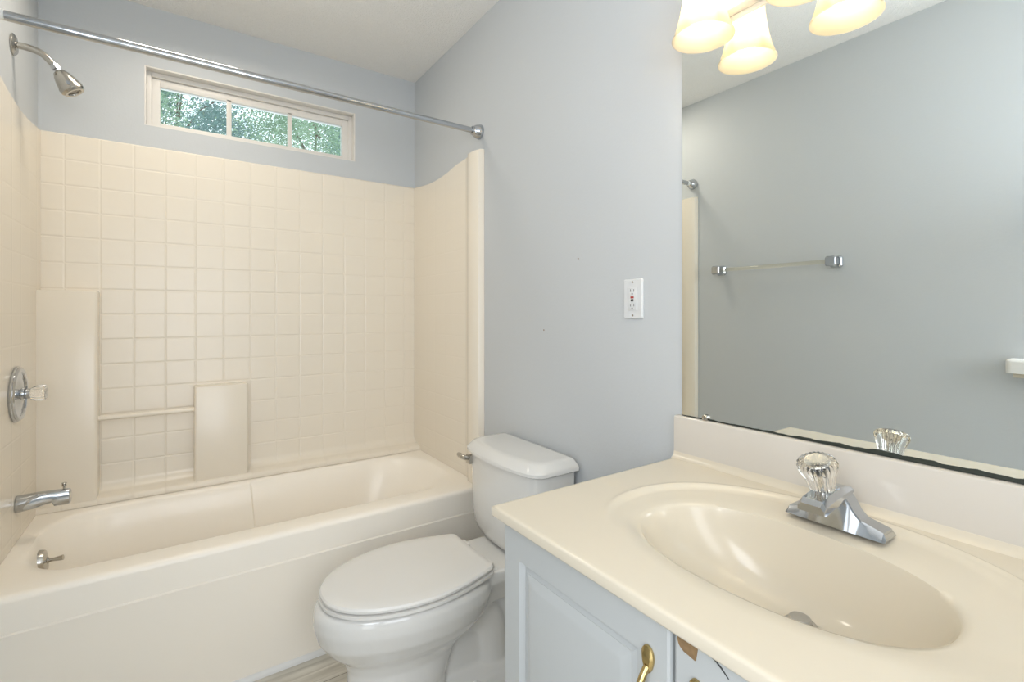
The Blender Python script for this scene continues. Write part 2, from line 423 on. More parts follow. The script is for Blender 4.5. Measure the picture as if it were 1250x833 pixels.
# moulded ledges: tall corner column and low shelf block
bm = bmesh.new()
def col(bm, x0, x1, y0, z0, z1, r, rl=None):
    P = rrect(x0, x1, y0, -0.0135, (0.0005, 0.0005, r if rl is None else rl, r), 5)
    cxm, cym = (x0+x1)/2, (y0-0.0135)/2
    loft(bm, [[(x, y, z0) for x, y in P], [(x, y, z1-0.006) for x, y in P], [(cxm+(x-cxm)*0.99, y if y > -0.02 else y+0.002, z1-0.002) for x, y in P], [(cxm+(x-cxm)*0.965, y if y > -0.02 else y+0.006, z1) for x, y in P]])
col(bm, -1.5145, -1.343, -0.086, 0.462, 1.277, 0.012, 0.0005); obj('corner_column', bm, 'fibre', sur)
bm = bmesh.new(); col(bm, -1.030, -0.828, -0.078, 0.462, 0.878, 0.010); obj('shelf_block', bm, 'fibre', sur)
bm = bmesh.new(); tube(bm, [(-1.344, -0.055, 0.779), (-1.029, -0.055, 0.779)], 0.0105, 20, sx=0.8); obj('grab_bar', bm, 'fibre', sur)

# ------------------------------------------------------------------ chrome in the shower
def cone_flange(bm, x, d, y, z):
    lathe(bm, [(0.031, 0), (0.032, 0.004), (0.031, 0.010), (0.027, 0.022), (0.0205, 0.034), (0.0185, 0.037), (0.0185, 0.041), (0.0155, 0.044)], (x, y, z), (d, 0, 0), 32)
rod = thing('shower_curtain_rod', (-0.76, -0.714, 1.98), 'long chrome shower curtain rod spanning the tub from wall to wall', 'curtain rod')
bm = bmesh.new(); tube(bm, [(-1.464, -0.714, 1.98), (-0.70, -0.714, 1.98)], 0.0132, 24); tube(bm, [(-0.71, -0.714, 1.98), (-0.040, -0.714, 1.98)], 0.0120, 24); obj('rod', bm, 'chrome', rod)
bm = bmesh.new(); cone_flange(bm, -0.0005, -1, -0.714, 1.98); obj('wall_flange', bm, 'chrome', rod)
bm = bmesh.new(); cone_flange(bm, LX+0.0005, 1, -0.714, 1.98); obj('wall_flange', bm, 'chrome', rod)
bm = bmesh.new(); tube(bm, [(-1.484, -0.714, 1.98), (-1.463, -0.714, 1.98)], 0.0138, 24); obj('sleeve', bm, 'white_plastic', rod)

sh = thing('wall_shower', (LX, -0.34, 2.056), 'chrome shower head on a curved arm high on the left wall', 'shower head')
bm = bmesh.new(); lathe(bm, [(0.034, 0), (0.034, 0.003), (0.027, 0.009), (0.014, 0.012)], (LX+0.001, -0.34, 2.056), (1, 0, 0), 32); obj('escutcheon', bm, 'nickel', sh)
bm = bmesh.new(); tube(bm, spline([(LX+0.004, -0.34, 2.056), (-1.490, -0.34, 2.056), (-1.458, -0.34, 2.048), (-1.435, -0.34, 2.028), (-1.420, -0.34, 2.008)], 6), 0.0108, 16); obj('shower_arm', bm, 'nickel', sh)
dh = Vector((0.56, 0, -0.83)).normalized(); p0 = Vector((-1.4215, -0.34, 2.009))
bm = bmesh.new(); lathe(bm, [(0.0105, -0.012), (0.0125, -0.010), (0.0125, 0.004), (0.009, 0.006), (0.009, 0.012)], p0, dh, 6); obj('swivel_nut', bm, 'chrome', sh)
p1 = p0+dh*0.010
bm = bmesh.new(); lathe(bm, [(0.009, 0), (0.017, 0.005), (0.024, 0.018), (0.030, 0.038), (0.0325, 0.056), (0.032, 0.067), (0.030, 0.072)], p1, dh, 36); hb = obj('head_body', bm, 'nickel', sh)
bm = bmesh.new(); lathe(bm, [(0.0330, 0.052), (0.0345, 0.055), (0.034, 0.069), (0.028, 0.076), (0.020, 0.076), (0.018, 0.072), (0.0, 0.072)], p1, dh, 36); obj('spray_face', bm, 'nickel', hb)
bm = bmesh.new(); v_ = dh.cross(Vector((0, 1, 0))); q_ = p1+dh*0.053+Vector((0, -0.029, 0))
tube(bm, [q_, q_+Vector((0, -0.007, 0))], 0.006, 12); obj('spray_selector', bm, 'chrome', hb)

vx = LX+0.0105
va = thing('shower_valve', (vx, -0.352, 0.930), 'round chrome shower valve plate with a clear knob on the left surround panel', 'shower valve')
bm = bmesh.new(); lathe(bm, [(0.089, 0), (0.090, 0.004), (0.086, 0.007), (0.086, 0.010), (0.081, 0.014), (0.070, 0.014), (0.068, 0.011), (0.055, 0.010), (0.022, 0.016), (0.020, 0.020)], (vx, -0.352, 0.930), (1, 0, 0), 48); obj('valve_plate', bm, 'chrome', va)
bm = bmesh.new(); lathe(bm, [(0.0165, 0.014), (0.0165, 0.034), (0.014, 0.036)], (vx, -0.352, 0.930), (1, 0, 0), 28); st = obj('valve_stem', bm, 'chrome', va)
bm = bmesh.new(); lathe(bm, [(0.013, 0.0345), (0.018, 0.0355), (0.0225, 0.043), (0.0245, 0.060), (0.0245, 0.069), (0.020, 0.072), (0.0, 0.072)], (vx, -0.352, 0.930), (1, 0, 0), 48, flute=12, depth=0.06); obj('knob', bm, 'acrylic', st, angle=60)

sx = LX+0.0105
sp = thing('tub_spout', (sx, -0.345, 0.575), 'chrome tub spout with a pull-up diverter knob above the left tub end', 'tub spout')
bm = bmesh.new()
rg = []
for x, zc, rz, ry in ((0, 0.575, 0.0265, 0.0265), (0.004, 0.575, 0.0275, 0.0275), (0.03, 0.577, 0.0262, 0.0265), (0.045, 0.5785, 0.0245, 0.0245), (0.06, 0.5805, 0.0225, 0.0225), (0.085, 0.583, 0.0195, 0.0205), (0.091, 0.5765, 0.026, 0.0205), (0.120, 0.576, 0.026, 0.0195), (0.128, 0.576, 0.0245, 0.018), (0.131, 0.576, 0.020, 0.014)):
    e = 0.75 if x > 0.04 else 1.0
    ring = []
    for i in range(32):
        a = 2*PI*i/32; c_, s_ = math.cos(a), math.sin(a)
        ring.append((sx+x, -0.345+ry*math.copysign(abs(c_)**e, c_), zc+rz*math.copysign(abs(s_)**e, s_)))
    rg.append(ring)
loft(bm, rg); obj('spout_body', bm, 'chrome', sp)
bm = bmesh.new(); lathe(bm, [(0.003, 0), (0.003, 0.010), (0.0065, 0.012), (0.0065, 0.015), (0.004, 0.017), (0.0075, 0.021), (0.005, 0.023)], (sx+0.114, -0.345, 0.600), (0, 0, 1), 16); obj('diverter_knob', bm, 'nickel', sp)

# ------------------------------------------------------------------ toilet
TC = -1.145
toi = thing('toilet', (-0.40, TC, 0), 'white two-piece toilet with a closed elongated lid between bathtub and vanity', 'toilet')
def egg(xf, xb, hw, z, n=56, ef=2.0, eb=2.6, wide=0.42):
    xm = xb+(xf-xb)*wide; out = []
    for i in range(n):
        a = 2*PI*i/n; c_, s_ = math.cos(a), math.sin(a)
        e = eb if c_ > 0 else ef
        u_ = math.copysign(abs(c_)**(2/e), c_); w_ = math.copysign(abs(s_)**(2/e), s_)
        x = xm+(xb-xm)*u_ if c_ > 0 else xm+(xm-xf)*u_
        out.append((x, TC+hw*w_, z))
    return out
bm = bmesh.new()
loft(bm, [egg(-0.700, -0.40, 0.104, 0.0), egg(-0.700, -0.40, 0.102, 0.03), egg(-0.690, -0.40, 0.096, 0.10), egg(-0.690, -0.37, 0.098, 0.18), egg(-0.705, -0.33, 0.112, 0.215), egg(-0.742, -0.29, 0.142, 0.25),
          egg(-0.770, -0.265, 0.168, 0.29), egg(-0.781, -0.255, 0.181, 0.335), egg(-0.780, -0.26, 0.181, 0.365), egg(-0.772, -0.29, 0.174, 0.382), egg(-0.76, -0.30, 0.165, 0.385)])
# rear deck
def rr3(x0, x1, hw, r, z): return [(x, TC+y, z) for x, y in rrect(x0, x1, -hw, hw, r, 6)]
loft(bm, [rr3(-0.34, -0.06, 0.07, 0.03, 0.26), rr3(-0.36, -0.045, 0.095, 0.03, 0.31), rr3(-0.36, -0.035, 0.118, 0.03, 0.35), rr3(-0.36, -0.035, 0.120, 0.03, 0.380), rr3(-0.355, -0.04, 0.115, 0.03, 0.386)])
# trapway and base
tube(bm, spline([(-0.52, TC, 0.17), (-0.42, TC, 0.22), (-0.33, TC, 0.235), (-0.265, TC, 0.20), (-0.245, TC, 0.12), (-0.245, TC, 0.03)], 6), 0.068, 24, sx=1.18)
loft(bm, [rr3(-0.66, -0.10, 0.112, 0.06, 0.0), rr3(-0.66, -0.10, 0.112, 0.06, 0.030), rr3(-0.65, -0.11, 0.098, 0.05, 0.052), rr3(-0.60, -0.14, 0.055, 0.04, 0.075)])
loft(bm, [rr3(-0.55, -0.10, 0.050, 0.03, 0.0), rr3(-0.55, -0.10, 0.050, 0.03, 0.30)])
loft(bm, [rr3(-0.30, -0.075, 0.040, 0.03, 0.05), rr3(-0.30, -0.075, 0.045, 0.03, 0.30)])
bo = obj('bowl', bm, 'china', toi)
rm = bo.modifiers.new('fuse', 'REMESH'); rm.mode = 'VOXEL'; rm.voxel_size = 0.0048; rm.use_smooth_shade = True
sm = bo.modifiers.new('soften', 'SMOOTH'); sm.iterations = 9; sm.factor = 0.5
for dy in (-0.098, 0.098):
    bm = bmesh.new(); lathe(bm, [(0.016, 0), (0.016, 0.008), (0.012, 0.018), (0.005, 0.022)], (-0.33, TC+dy, 0.036), (0, 0, 1), 20); obj('bolt_cap', bm, 'white_plastic', toi)
# seat ring, lid, hinges
def lid_out(z, g=0.0, n=64):
    """egg outline: straight back, widest at 60 percent back, round front"""
    xb, xf, xw = -0.284+g*0.5, -0.762-g, -0.49; out = []
    P = []
    for i in range(25):
        t = i/24; a = t*PI/2
        P.append((xw+(xf-xw)*math.sin(a)**1.0, (0.182+g)*math.cos(a)**0.92))   # front half
    Q = [(xb, 0.0), (xb, 0.125+g), (xb-0.012, 0.138+g), (xb-0.05, 0.150+g), (xb-0.10, 0.166+g), (xb-0.16, 0.178+g)]
    top = Q+P
    return [(x, TC+y, z) for x, y in top]+[(x, TC-y, z) for x, y in reversed(top[1:-1])]
bm = bmesh.new(); loft(bm, [lid_out(0.3880, -0.012), lid_out(0.3905, -0.010), lid_out(0.3915, 0.002), lid_out(0.3995, 0.002), lid_out(0.4005, -0.003)]); seat = obj('seat_ring', bm, 'plastic_seat', toi)
bm = bmesh.new(); loft(bm, [lid_out(0.4005, -0.022), lid_out(0.4048, -0.020), lid_out(0.4052, -0.001), lid_out(0.412, 0.0), lid_out(0.417, -0.004), lid_out(0.4195, -0.013), lid_out(0.4205, -0.04)]); obj('lid', bm, 'plastic_seat', toi)
for dy in (-0.075, 0.075):
    bm = bmesh.new(); box(bm, -0.290, -0.262, TC+dy-0.022, TC+dy+0.022, 0.3865, 0.405, 0.006, 3); obj('hinge', bm, 'plastic_seat', toi)
# rubber bumpers between seat and bowl keep a dark gap
# tank
def tk(xb, xe, bulge, hw, r, z, n=14):
    """tank outline: flat back xb, front xe at the ends bulging by 'bulge' at the centre"""
    pts = []
    for i in range(n+1):   # back edge
        pts.append((xb, hw-r*0.3-(2*hw-r*0.6)*i/n))
    for k in range(1, 6):
        a = PI/2*k/6
        pts.append((xb-0.3*r*(1-math.cos(a)), -hw+r*0.3-0.3*r*math.sin(a)))
    m = n
    fr_ = []
    for k in range(0, 7):
        a = PI/2*k/6; fr_.append((xe+r*(1-math.sin(a)), -hw+r*(1-math.cos(a))))
    for i in range(1, m):
        y = -hw+r+(2*hw-2*r)*i/m; fr_.append((xe, y))
    for k in range(6, -1, -1):
        a = PI/2*k/6; fr_.append((xe+r*(1-math.sin(a)), hw-r*(1-math.cos(a))))
    fr_ = [(x-bulge*(1-(y/hw)**2), y) for x, y in fr_]
    pts += fr_
    for k in range(5, 0, -1):
        a = PI/2*k/6
        pts.append((xb-0.3*r*(1-math.cos(a)), hw-r*0.3+0.3*r*math.sin(a)))
    return [(x, TC+0.006+y, z) for x, y in pts]
bm = bmesh.new()
loft(bm, [tk(-0.07, -0.130, 0.025, 0.135, 0.04, 0.3865), tk(-0.045, -0.150, 0.03, 0.172, 0.04, 0.391), tk(-0.03, -0.160, 0.034, 0.193, 0.045, 0.405), tk(-0.025, -0.166, 0.036, 0.203, 0.045, 0.430), tk(-0.022, -0.170, 0.038, 0.210, 0.045, 0.48),
          tk(-0.020, -0.174, 0.030, 0.213, 0.045, 0.58), tk(-0.020, -0.176, 0.030, 0.216, 0.045, 0.678)])
obj('tank', bm, 'china', toi)
bm = bmesh.new()
loft(bm, [tk(-0.014, -0.182, 0.030, 0.222, 0.045, 0.6785), tk(-0.010, -0.188, 0.032, 0.228, 0.045, 0.683), tk(-0.010, -0.188, 0.032, 0.228, 0.045, 0.693), tk(-0.012, -0.184, 0.032, 0.224, 0.043, 0.699), tk(-0.018, -0.170, 0.030, 0.210, 0.040, 0.715), tk(-0.022, -0.163, 0.028, 0.202, 0.04, 0.719), tk(-0.03, -0.15, 0.025, 0.188, 0.04, 0.7205)])
obj('tank_lid', bm, 'china', toi)
bm = bmesh.new(); box(bm, -0.200, -0.170, TC+0.172, TC+0.200, 0.632, 0.664, 0.004); lev = obj('flush_lever', bm, 'nickel', toi)
bm = bmesh.new(); tube(bm, [(-0.196, TC+0.183, 0.654), (-0.208, TC+0.187, 0.656), (-0.214, TC+0.200, 0.657), (-0.214, TC+0.222, 0.658), (-0.212, TC+0.236, 0.658)], [0.007, 0.009, 0.009, 0.0095, 0.007], 12); obj('lever_arm', bm, 'nickel', lev)
bm = bmesh.new(); lathe(bm, [(0.010, 0), (0.010, 0.012), (0.008, 0.016), (0.008, 0.03)], (-0.262, TC-0.100, 0.356), (0, 0, 1), 12); obj('seat_bolt', bm, 'white_plastic', toi)

# ------------------------------------------------------------------ vanity
VY1, VY0 = -1.736, -2.545; VX = -0.581; VZ = 0.818
vt = thing('sink_countertop', (-0.30, -2.14, 0.785), 'cream cultured marble vanity top with moulded oval basin and backsplash', 'countertop')
IC = (-0.312, -2.132); DC = (-0.232, -2.140); OC = (-0.290, -2.148)
A = angs(IC[0], IC[1], VX, 0.0, VY0, VY1, 160)
def sup(c, bx_, bn, a_, e, ang):
    """radial superellipse: bx_ towards the wall, bn towards the room, a_ along y. returns the point at direction ang"""
    c_, s_ = math.cos(ang), math.sin(ang); b_ = bx_ if c_ > 0 else bn
    r = 1/((abs(c_)/b_)**e+(abs(s_)/a_)**e)**(1/e)
    return (c[0]+c_*r, c[1]+s_*r)
inner = [sup(IC, 0.150, 0.142, 0.226, 2.25, a) for a in A]
outer = [sup(OC, 0.238, 0.232, 0.306, 2.15, a) for a in A]
rect = [ray_rect(IC[0], IC[1], a, VX, -0.0005, VY0, VY1) for a in A]
def mixr(P, Q, t, z): return [(p[0]+(q_[0]-p[0])*t, p[1]+(q_[1]-p[1])*t, z) for p, q_ in zip(P, Q)]
def outr(P, d, z):
    o = []
    for p in P:
        v_ = Vector((p[0]-OC[0], p[1]-OC[1])); v_.normalize(); o.append((p[0]+v_.x*d, p[1]+v_.y*d, z))
    return o
rings = []
rings.append([(DC[0]+0.018*math.cos(a), DC[1]+0.018*math.sin(a), 0.655) for a in A])
rings.append([(DC[0]+0.026*math.cos(a), DC[1]+0.026*math.sin(a), 0.672) for a in A])
for s_, z in ((0.22, 0.6745), (0.36, 0.6795), (0.50, 0.688), (0.64, 0.702), (0.76, 0.722), (0.85, 0.744), (0.915, 0.768), (0.955, 0.788), (0.98, 0.799), (1.0, 0.8055)):
    c_ = (DC[0]+(IC[0]-DC[0])*s_**1.3, DC[1]+(IC[1]-DC[1])*s_**1.3)
    rings.append([(c_[0]+(p[0]-IC[0])*s_, c_[1]+(p[1]-IC[1])*s_, z) for p in inner])
rings += [mixr(inner, outer, 0.10, 0.8075), mixr(inner, outer, 0.35, 0.8090), mixr(inner, outer, 0.75, 0.8112)]
rings += [outr(outer, -0.010, 0.8125), outr(outer, -0.005, 0.8165), outr(outer, 0.0, 0.8197), outr(outer, 0.004, 0.8203), outr(outer, 0.009, 0.8188), outr(outer, 0.013, VZ), outr(outer, 0.020, VZ)]
def rr_(x_in, z, yin=None):
    yin = x_in if yin is None else yin
    return [(min(max(p[0], VX+x_in), -0.0005), min(max(p[1], VY0+yin), VY1-yin), z) for p in rect]
rings += [[(min(p[0], -0.0005), p[1], p[2]) for p in rings.pop()], rr_(0.020, VZ), rr_(0.008, VZ), rr_(0.0035, VZ-0.0002), rr_(0.0012, VZ-0.0012), rr_(0.0, VZ-0.0035), rr_(0.0, VZ-0.0055), rr_(0.0, VZ-0.018), rr_(0.0015, VZ-0.021), rr_(0.004, VZ-0.022), rr_(0.03, VZ-0.022)]
nb = 13   # the raised bead and the step fade out along the room side of the bowl
for k in range(nb, nb+7):
    rings[k] = [(x, y, z if x > -0.33 else VZ+(z-VZ)*max(0.0, 1-(-0.33-x)/0.12)**1.0) for x, y, z in rings[k]]
bm = bmesh.new(); loft(bm, rings, cap0=True, cap1=False)
obj('basin_deck', bm, 'marble', vt, angle=60)
bm = bmesh.new()
SPX = -0.020
pr = [(-0.0005, VZ+0.0002), (SPX, VZ+0.0002), (SPX, 0.920), (SPX+0.002, 0.9235), (SPX+0.006, 0.925), (-0.0005, 0.925)]
prism(bm, pr, VY0, VY1+0.004, 'y')
obj('backsplash', bm, 'splash', vt)
bm = bmesh.new()
prism(bm, [(SPX+0.001, VZ-0.001), (SPX-0.013, VZ-0.001), (SPX-0.0095, VZ+0.0012), (SPX-0.0055, VZ+0.0035), (SPX-0.002, VZ+0.0085), (SPX-0.0003, VZ+0.015), (SPX+0.001, VZ+0.016)], VY0, VY1+0.004, 'y')
obj('cove', bm, 'marble', vt)
bm = bmesh.new(); lathe(bm, [(0.0235, 0.0), (0.0265, 0.004), (0.025, 0.006), (0.019, 0.006), (0.018, 0.003), (0.0, 0.003)], (DC[0], DC[1], 0.670), (0, 0, 1), 32); dr = obj('drain_flange', bm, 'chrome', vt)
bm = bmesh.new(); lathe(bm, [(0.015, 0), (0.017, 0.004), (0.0175, 0.010), (0.015, 0.013), (0.0, 0.015)], (DC[0], DC[1], 0.674), (0, 0, 1), 28); obj('stopper', bm, 'grey_plug', dr)

# faucet ---------------------------------------------------------------
FC = (-0.112, -2.148)
fa = thing('basin_faucet', (FC[0], FC[1], VZ), 'chrome centerset faucet with a clear ribbed knob behind the oval basin', 'faucet')
bm = bmesh.new()
def fring(x, y0, y1, z0, z1): return None
# stepped base: two wings and a swept centre body, as a loft of rectangles along y
sec = [(-2.226, 0.820, 0.026, 0.022), (-2.222, 0.829, 0.0275, 0.020), (-2.204, 0.834, 0.028, 0.019), (-2.190, 0.838, 0.028, 0.018), (-2.180, 0.848, 0.028, 0.018), (-2.171, 0.864, 0.028, 0.019), (-2.163, 0.874, 0.028, 0.020), (-2.155, 0.879, 0.028, 0.021),
       (-2.141, 0.879, 0.028, 0.021), (-2.133, 0.874, 0.028, 0.020), (-2.125, 0.864, 0.028, 0.019), (-2.116, 0.848, 0.028, 0.018), (-2.106, 0.838, 0.028, 0.018), (-2.092, 0.834, 0.028, 0.019), (-2.074, 0.829, 0.0275, 0.020), (-2.070, 0.820, 0.026, 0.022)]
zb = 0.8165
loft(bm, [[(FC[0]-hb_, y, zb), (FC[0]+hb_, y, zb), (FC[0]+ht, y, zt-0.003), (FC[0]+ht-0.003, y, zt), (FC[0]-ht+0.003, y, zt), (FC[0]-ht, y, zt-0.003)] for y, zt, hb_, ht in sec])
obj('faucet_base', bm, 'chrome', fa, angle=25)
# spout: wedge reaching over the basin
bm = bmesh.new()
prs = [(-0.090, 0.017, 0.872, 0.880), (-0.120, 0.0185, 0.866, 0.886), (-0.150, 0.020, 0.863, 0.886), (-0.185, 0.021, 0.860, 0.883), (-0.207, 0.0215, 0.857, 0.879), (-0.214, 0.0205, 0.858, 0.871)]
loft(bm, [[(x, FC[1]-w, z0), (x, FC[1]+w, z0), (x, FC[1]+w, z0+(z1-z0)*0.55), (x, FC[1]+w*0.72, z1), (x, FC[1]-w*0.72, z1), (x, FC[1]-w, z0+(z1-z0)*0.55)] for x, w, z0, z1 in prs])
obj('spout', bm, 'chrome', fa, angle=25)
# knob pedestal and knob leaning forwards
kd = Vector((-0.36, 0.03, 0.93)).normalized(); k0 = Vector((-0.153, -2.143, 0.874))
bm = bmesh.new(); lathe(bm, [(0.030, -0.004), (0.0245, 0.005), (0.0225, 0.0105)], k0+Vector((0.008, 0, 0)), kd, 4); obj('knob_pedestal', bm, 'chrome', fa, angle=25)
k1 = k0+kd*0.010
bm = bmesh.new(); lathe(bm, [(0.0175, 0.0), (0.0185, 0.002), (0.0205, 0.016), (0.0235, 0.030), (0.0280, 0.043), (0.0297, 0.049), (0.0290, 0.055), (0.0250, 0.0590), (0.0205, 0.0605), (0.0130, 0.0635), (0.0, 0.0645)], k1, kd, 144, flute=24, depth=0.06)
kn = obj('knob', bm, 'acrylic', fa, angle=60)
bm = bmesh.new(); lathe(bm, [(0.0100, 0.001), (0.0105, 0.034), (0.0150, 0.042), (0.0195, 0.0520), (0.0175, 0.0555), (0.0, 0.0565)], k1, kd, 40); obj('knob_core', bm, 'bright_cap', kn)

# cabinet -----------------------------------------------------------------
cab = thing('vanity_cabinet', (-0.29, -2.14, 0), 'white vanity cabinet with raised-panel doors under the cream countertop', 'cabinet')
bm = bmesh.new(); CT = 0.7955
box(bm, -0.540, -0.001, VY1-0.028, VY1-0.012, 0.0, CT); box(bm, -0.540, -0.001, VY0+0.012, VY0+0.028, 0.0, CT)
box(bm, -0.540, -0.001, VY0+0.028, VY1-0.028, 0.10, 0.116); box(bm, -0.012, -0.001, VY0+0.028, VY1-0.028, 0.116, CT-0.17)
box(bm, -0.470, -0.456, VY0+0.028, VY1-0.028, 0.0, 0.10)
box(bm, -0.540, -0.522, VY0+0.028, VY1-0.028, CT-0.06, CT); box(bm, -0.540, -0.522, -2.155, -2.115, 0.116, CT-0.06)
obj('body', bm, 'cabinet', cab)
FXc = -0.560; DZ0, DZ1 = 0.115, 0.792
def door(y1, y0, name, chip=False):
    bm = bmesh.new()
    xb, xf = -0.5405, FXc
    # rounded-edge slab, with a raised centre panel bounded by an arched routed moulding
    def rect_(iy, iz, x, arch=0.0):
        a, b_, c, d = y1-iy, y0+iy, DZ0+iz, DZ1-iz
        n = 12; P = [(x, a, c)]
        P.append((x, a, d-arch))
        for k in range(1, n):
            t = k/n; P.append((x, a+(b_-a)*t, d-arch+arch*math.sin(PI*t)**0.8))
        P += [(x, b_, d-arch), (x, b_, c)]
        for k in range(1, n): P.append((x, b_+(a-b_)*k/n, c))
        return P
    rs = [rect_(0, 0, xb), rect_(0, 0, xf+0.005), rect_(0.0015, 0.0015, xf+0.002), rect_(0.005, 0.005, xf)]
    for d_, dx in ((0.0, 0.0), (0.002, 0.0050), (0.006, 0.0100), (0.010, 0.0095), (0.016, 0.0065), (0.018, 0.0070), (0.032, 0.0006), (0.036, 0.0)):
        rs.append(rect_(0.052+d_, 0.062+d_, xf+dx))
    loft(bm, rs)
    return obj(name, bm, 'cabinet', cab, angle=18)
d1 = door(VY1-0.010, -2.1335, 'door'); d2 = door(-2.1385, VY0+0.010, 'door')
def pull(yc, zc, par):
    h = None
    bm = bmesh.new(); x0 = FXc-0.0005
    # spade-shaped plates at both ends and a bowed grip between
    def spade(zs, dirz):
        P = []
        for i in range(24):
            a = 2*PI*i/24; P.append((yc+0.0100*math.cos(a)*(1.0-0.25*math.sin(a)*(-1)), zs+dirz*0.019*math.sin(a)))
        loft(bm, [[(x0, y, z) for y, z in P], [(x0-0.003, yc+(y-yc)*0.95, zs+(z-zs)*0.97) for y, z in P], [(x0-0.0055, yc+(y-yc)*0.6, zs+(z-zs)*0.7) for y, z in P]])
    spade(zc+0.045, 1); spade(zc-0.045, -1)
    tube(bm, spline([(x0-0.003, yc, zc+0.036), (x0-0.012, yc, zc+0.026), (x0-0.021, yc, zc+0.012), (x0-0.023, yc, zc), (x0-0.021, yc, zc-0.012), (x0-0.012, yc, zc-0.026), (x0-0.003, yc, zc-0.036)], 5), 0.0048, 12)
    return obj('handle', bm, 'brass', par)
pull(-2.099, 0.681, d1); pull(-2.173, 0.681, d2)
# chipped corner on the second door: bare fibreboard
P = [(-2.1435, 0.7925), (-2.1760, 0.7925), (-2.1715, 0.7660), (-2.1700, 0.7650), (-2.162, 0.7665), (-2.154, 0.7675), (-2.149, 0.7705), (-2.1465, 0.7735), (-2.1448, 0.778)]
bm = bmesh.new(); loft(bm, [[(FXc+0.004, y, z) for y, z in P], [(FXc-0.0006, y, z) for y, z in P]])
c_ = obj('chip', bm, 'fibreboard', d2); c_['label'] = 'brown bare fibreboard where the white skin has chipped off'
# cracked skin line running along the top of the door
bm = bmesh.new()
pts = [(-2.186, 0.7835), (-2.196, 0.7812), (-2.204, 0.7765), (-2.209, 0.773), (-2.214, 0.7695), (-2.2145, 0.7705), (-2.2095, 0.7748), (-2.206, 0.7780), (-2.197, 0.7830), (-2.186, 0.7850)]
loft(bm, [[(FXc+0.002, y, z) for y, z in pts], [(FXc-0.0005, y, z) for y, z in pts]]); obj('crack', bm, 'rubber', d2)

# ------------------------------------------------------------------ mirror
MZ0, MZ1 = 0.926, 1.880; MY1, MY0 = -1.746, -2.74
mir = thing('wall_mirror', (-0.003, -2.2, MZ0), 'large frameless wall mirror standing on the backsplash with a blackened bottom edge', 'mirror')
obj('mirror_glass', B(-0.0055, -0.0005, MY0, MY1, MZ0, MZ1), 'mirror', mir)
random.seed(4)
n = 90; top = []
for i in range(n+1):
    t = i/n; y = MY1-(MY1-MY0)*t
    ks = [(-1.746, 0.0015), (-1.80, 0.0030), (-1.95, 0.0036), (-2.02, 0.0042), (-2.08, 0.0065), (-2.13, 0.0068), (-2.19, 0.0095), (-2.25, 0.0082), (-2.33, 0.0078), (-2.40, 0.0085), (-2.80, 0.007)]
    for (ya, ba), (yb, bb) in zip(ks, ks[1:]):
        if yb <= y <= ya: base = ba+(bb-ba)*(ya-y)/(ya-yb)
    base += (0.0009*math.sin(29*t*PI)+0.0006*math.sin(71*t*PI+1))*min(1, t*4)
    top.append((y, MZ0+max(0.0012, base+random.uniform(-0.0004, 0.0004))))
bm = bmesh.new(); prof = [(MY1, MZ0)]+top+[(MY0, MZ0)]
loft(bm, [[(-0.0056, y, z) for y, z in prof], [(-0.0062, y, z) for y, z in prof]])
e_ = obj('blackened_edge', bm, 'dark_desilver', mir); e_['label'] = 'wavy black strip where the silvering has failed'
clip = tag(obj('mirror_clip', lathe(bmesh.new(), [(0.008, 0), (0.008, 0.004), (0.0065, 0.007), (0.002, 0.008)], (-0.0064, -1.815, 0.9315), (-1, 0, 0), 20), 'nickel', origin=(-0.0064, -1.815, 0.9315)), 'tiny round metal clip holding the mirror near its lower left corner', 'mirror clip')

# ------------------------------------------------------------------ vanity light
vl = thing('vanity_light', (-0.02, -2.13, 1.875), 'vanity light bar with frosted bell shades over the mirror', 'light fixture')
LY = [-1.868, -2.085, -2.302, -2.519]
DZL = 0.025
BZ0 = 1.893; LXC = -0.097
bm = bmesh.new(); box(bm, -0.034, -0.0005, -2.60, -1.785, BZ0, BZ0+0.11, 0.005, 3); obj('back_plate', bm, 'white', vl)
def profile_shade(): return [(r, z+DZL) for r, z in [(0.0675, 1.793), (0.0625, 1.803), (0.056, 1.822), (0.0495, 1.848), (0.0445, 1.876), (0.0415, 1.903), (0.040, 1.922), (0.036, 1.931), (0.024, 1.935)]]
def lamp_parts(y):
    bm = bmesh.new()
    tube(bm, spline([(-0.034, y, 1.955), (-0.060, y, 1.978), (-0.085, y, 1.990), (LXC, y, 1.985), (LXC, y, 1.965)], 5), 0.008, 12)
    lathe(bm, [(0.022, 1.935), (0.027, 1.945), (0.024, 1.965), (0.010, 1.972)], (LXC, y, DZL), (0, 0, 1), 24); arm = obj('lamp_arm', bm, 'chrome', vl)
    bm = bmesh.new(); pr = profile_shade()
    lathe(bm, pr+[(r-0.0025, z-0.001) for r, z in reversed(pr[:-1])], (LXC, y, 0), (0, 0, 1), 48, cap0=False, cap1=False)
    s = obj('lamp_shade', bm, 'shade', vl, angle=50)
    bm = bmesh.new(); lathe(bm, [(0.012, 1.925), (0.013, 1.905), (0.018, 1.890), (0.026, 1.873), (0.0295, 1.856), (0.0285, 1.842), (0.022, 1.829), (0.012, 1.8215), (0.003, 1.8195)], (LXC, y, DZL-0.006), (0, 0, 1), 32)
    bu = obj('bulb', bm, 'bulb', s); bu['label'] = 'lit bulb'
for y in LY: lamp_parts(y)

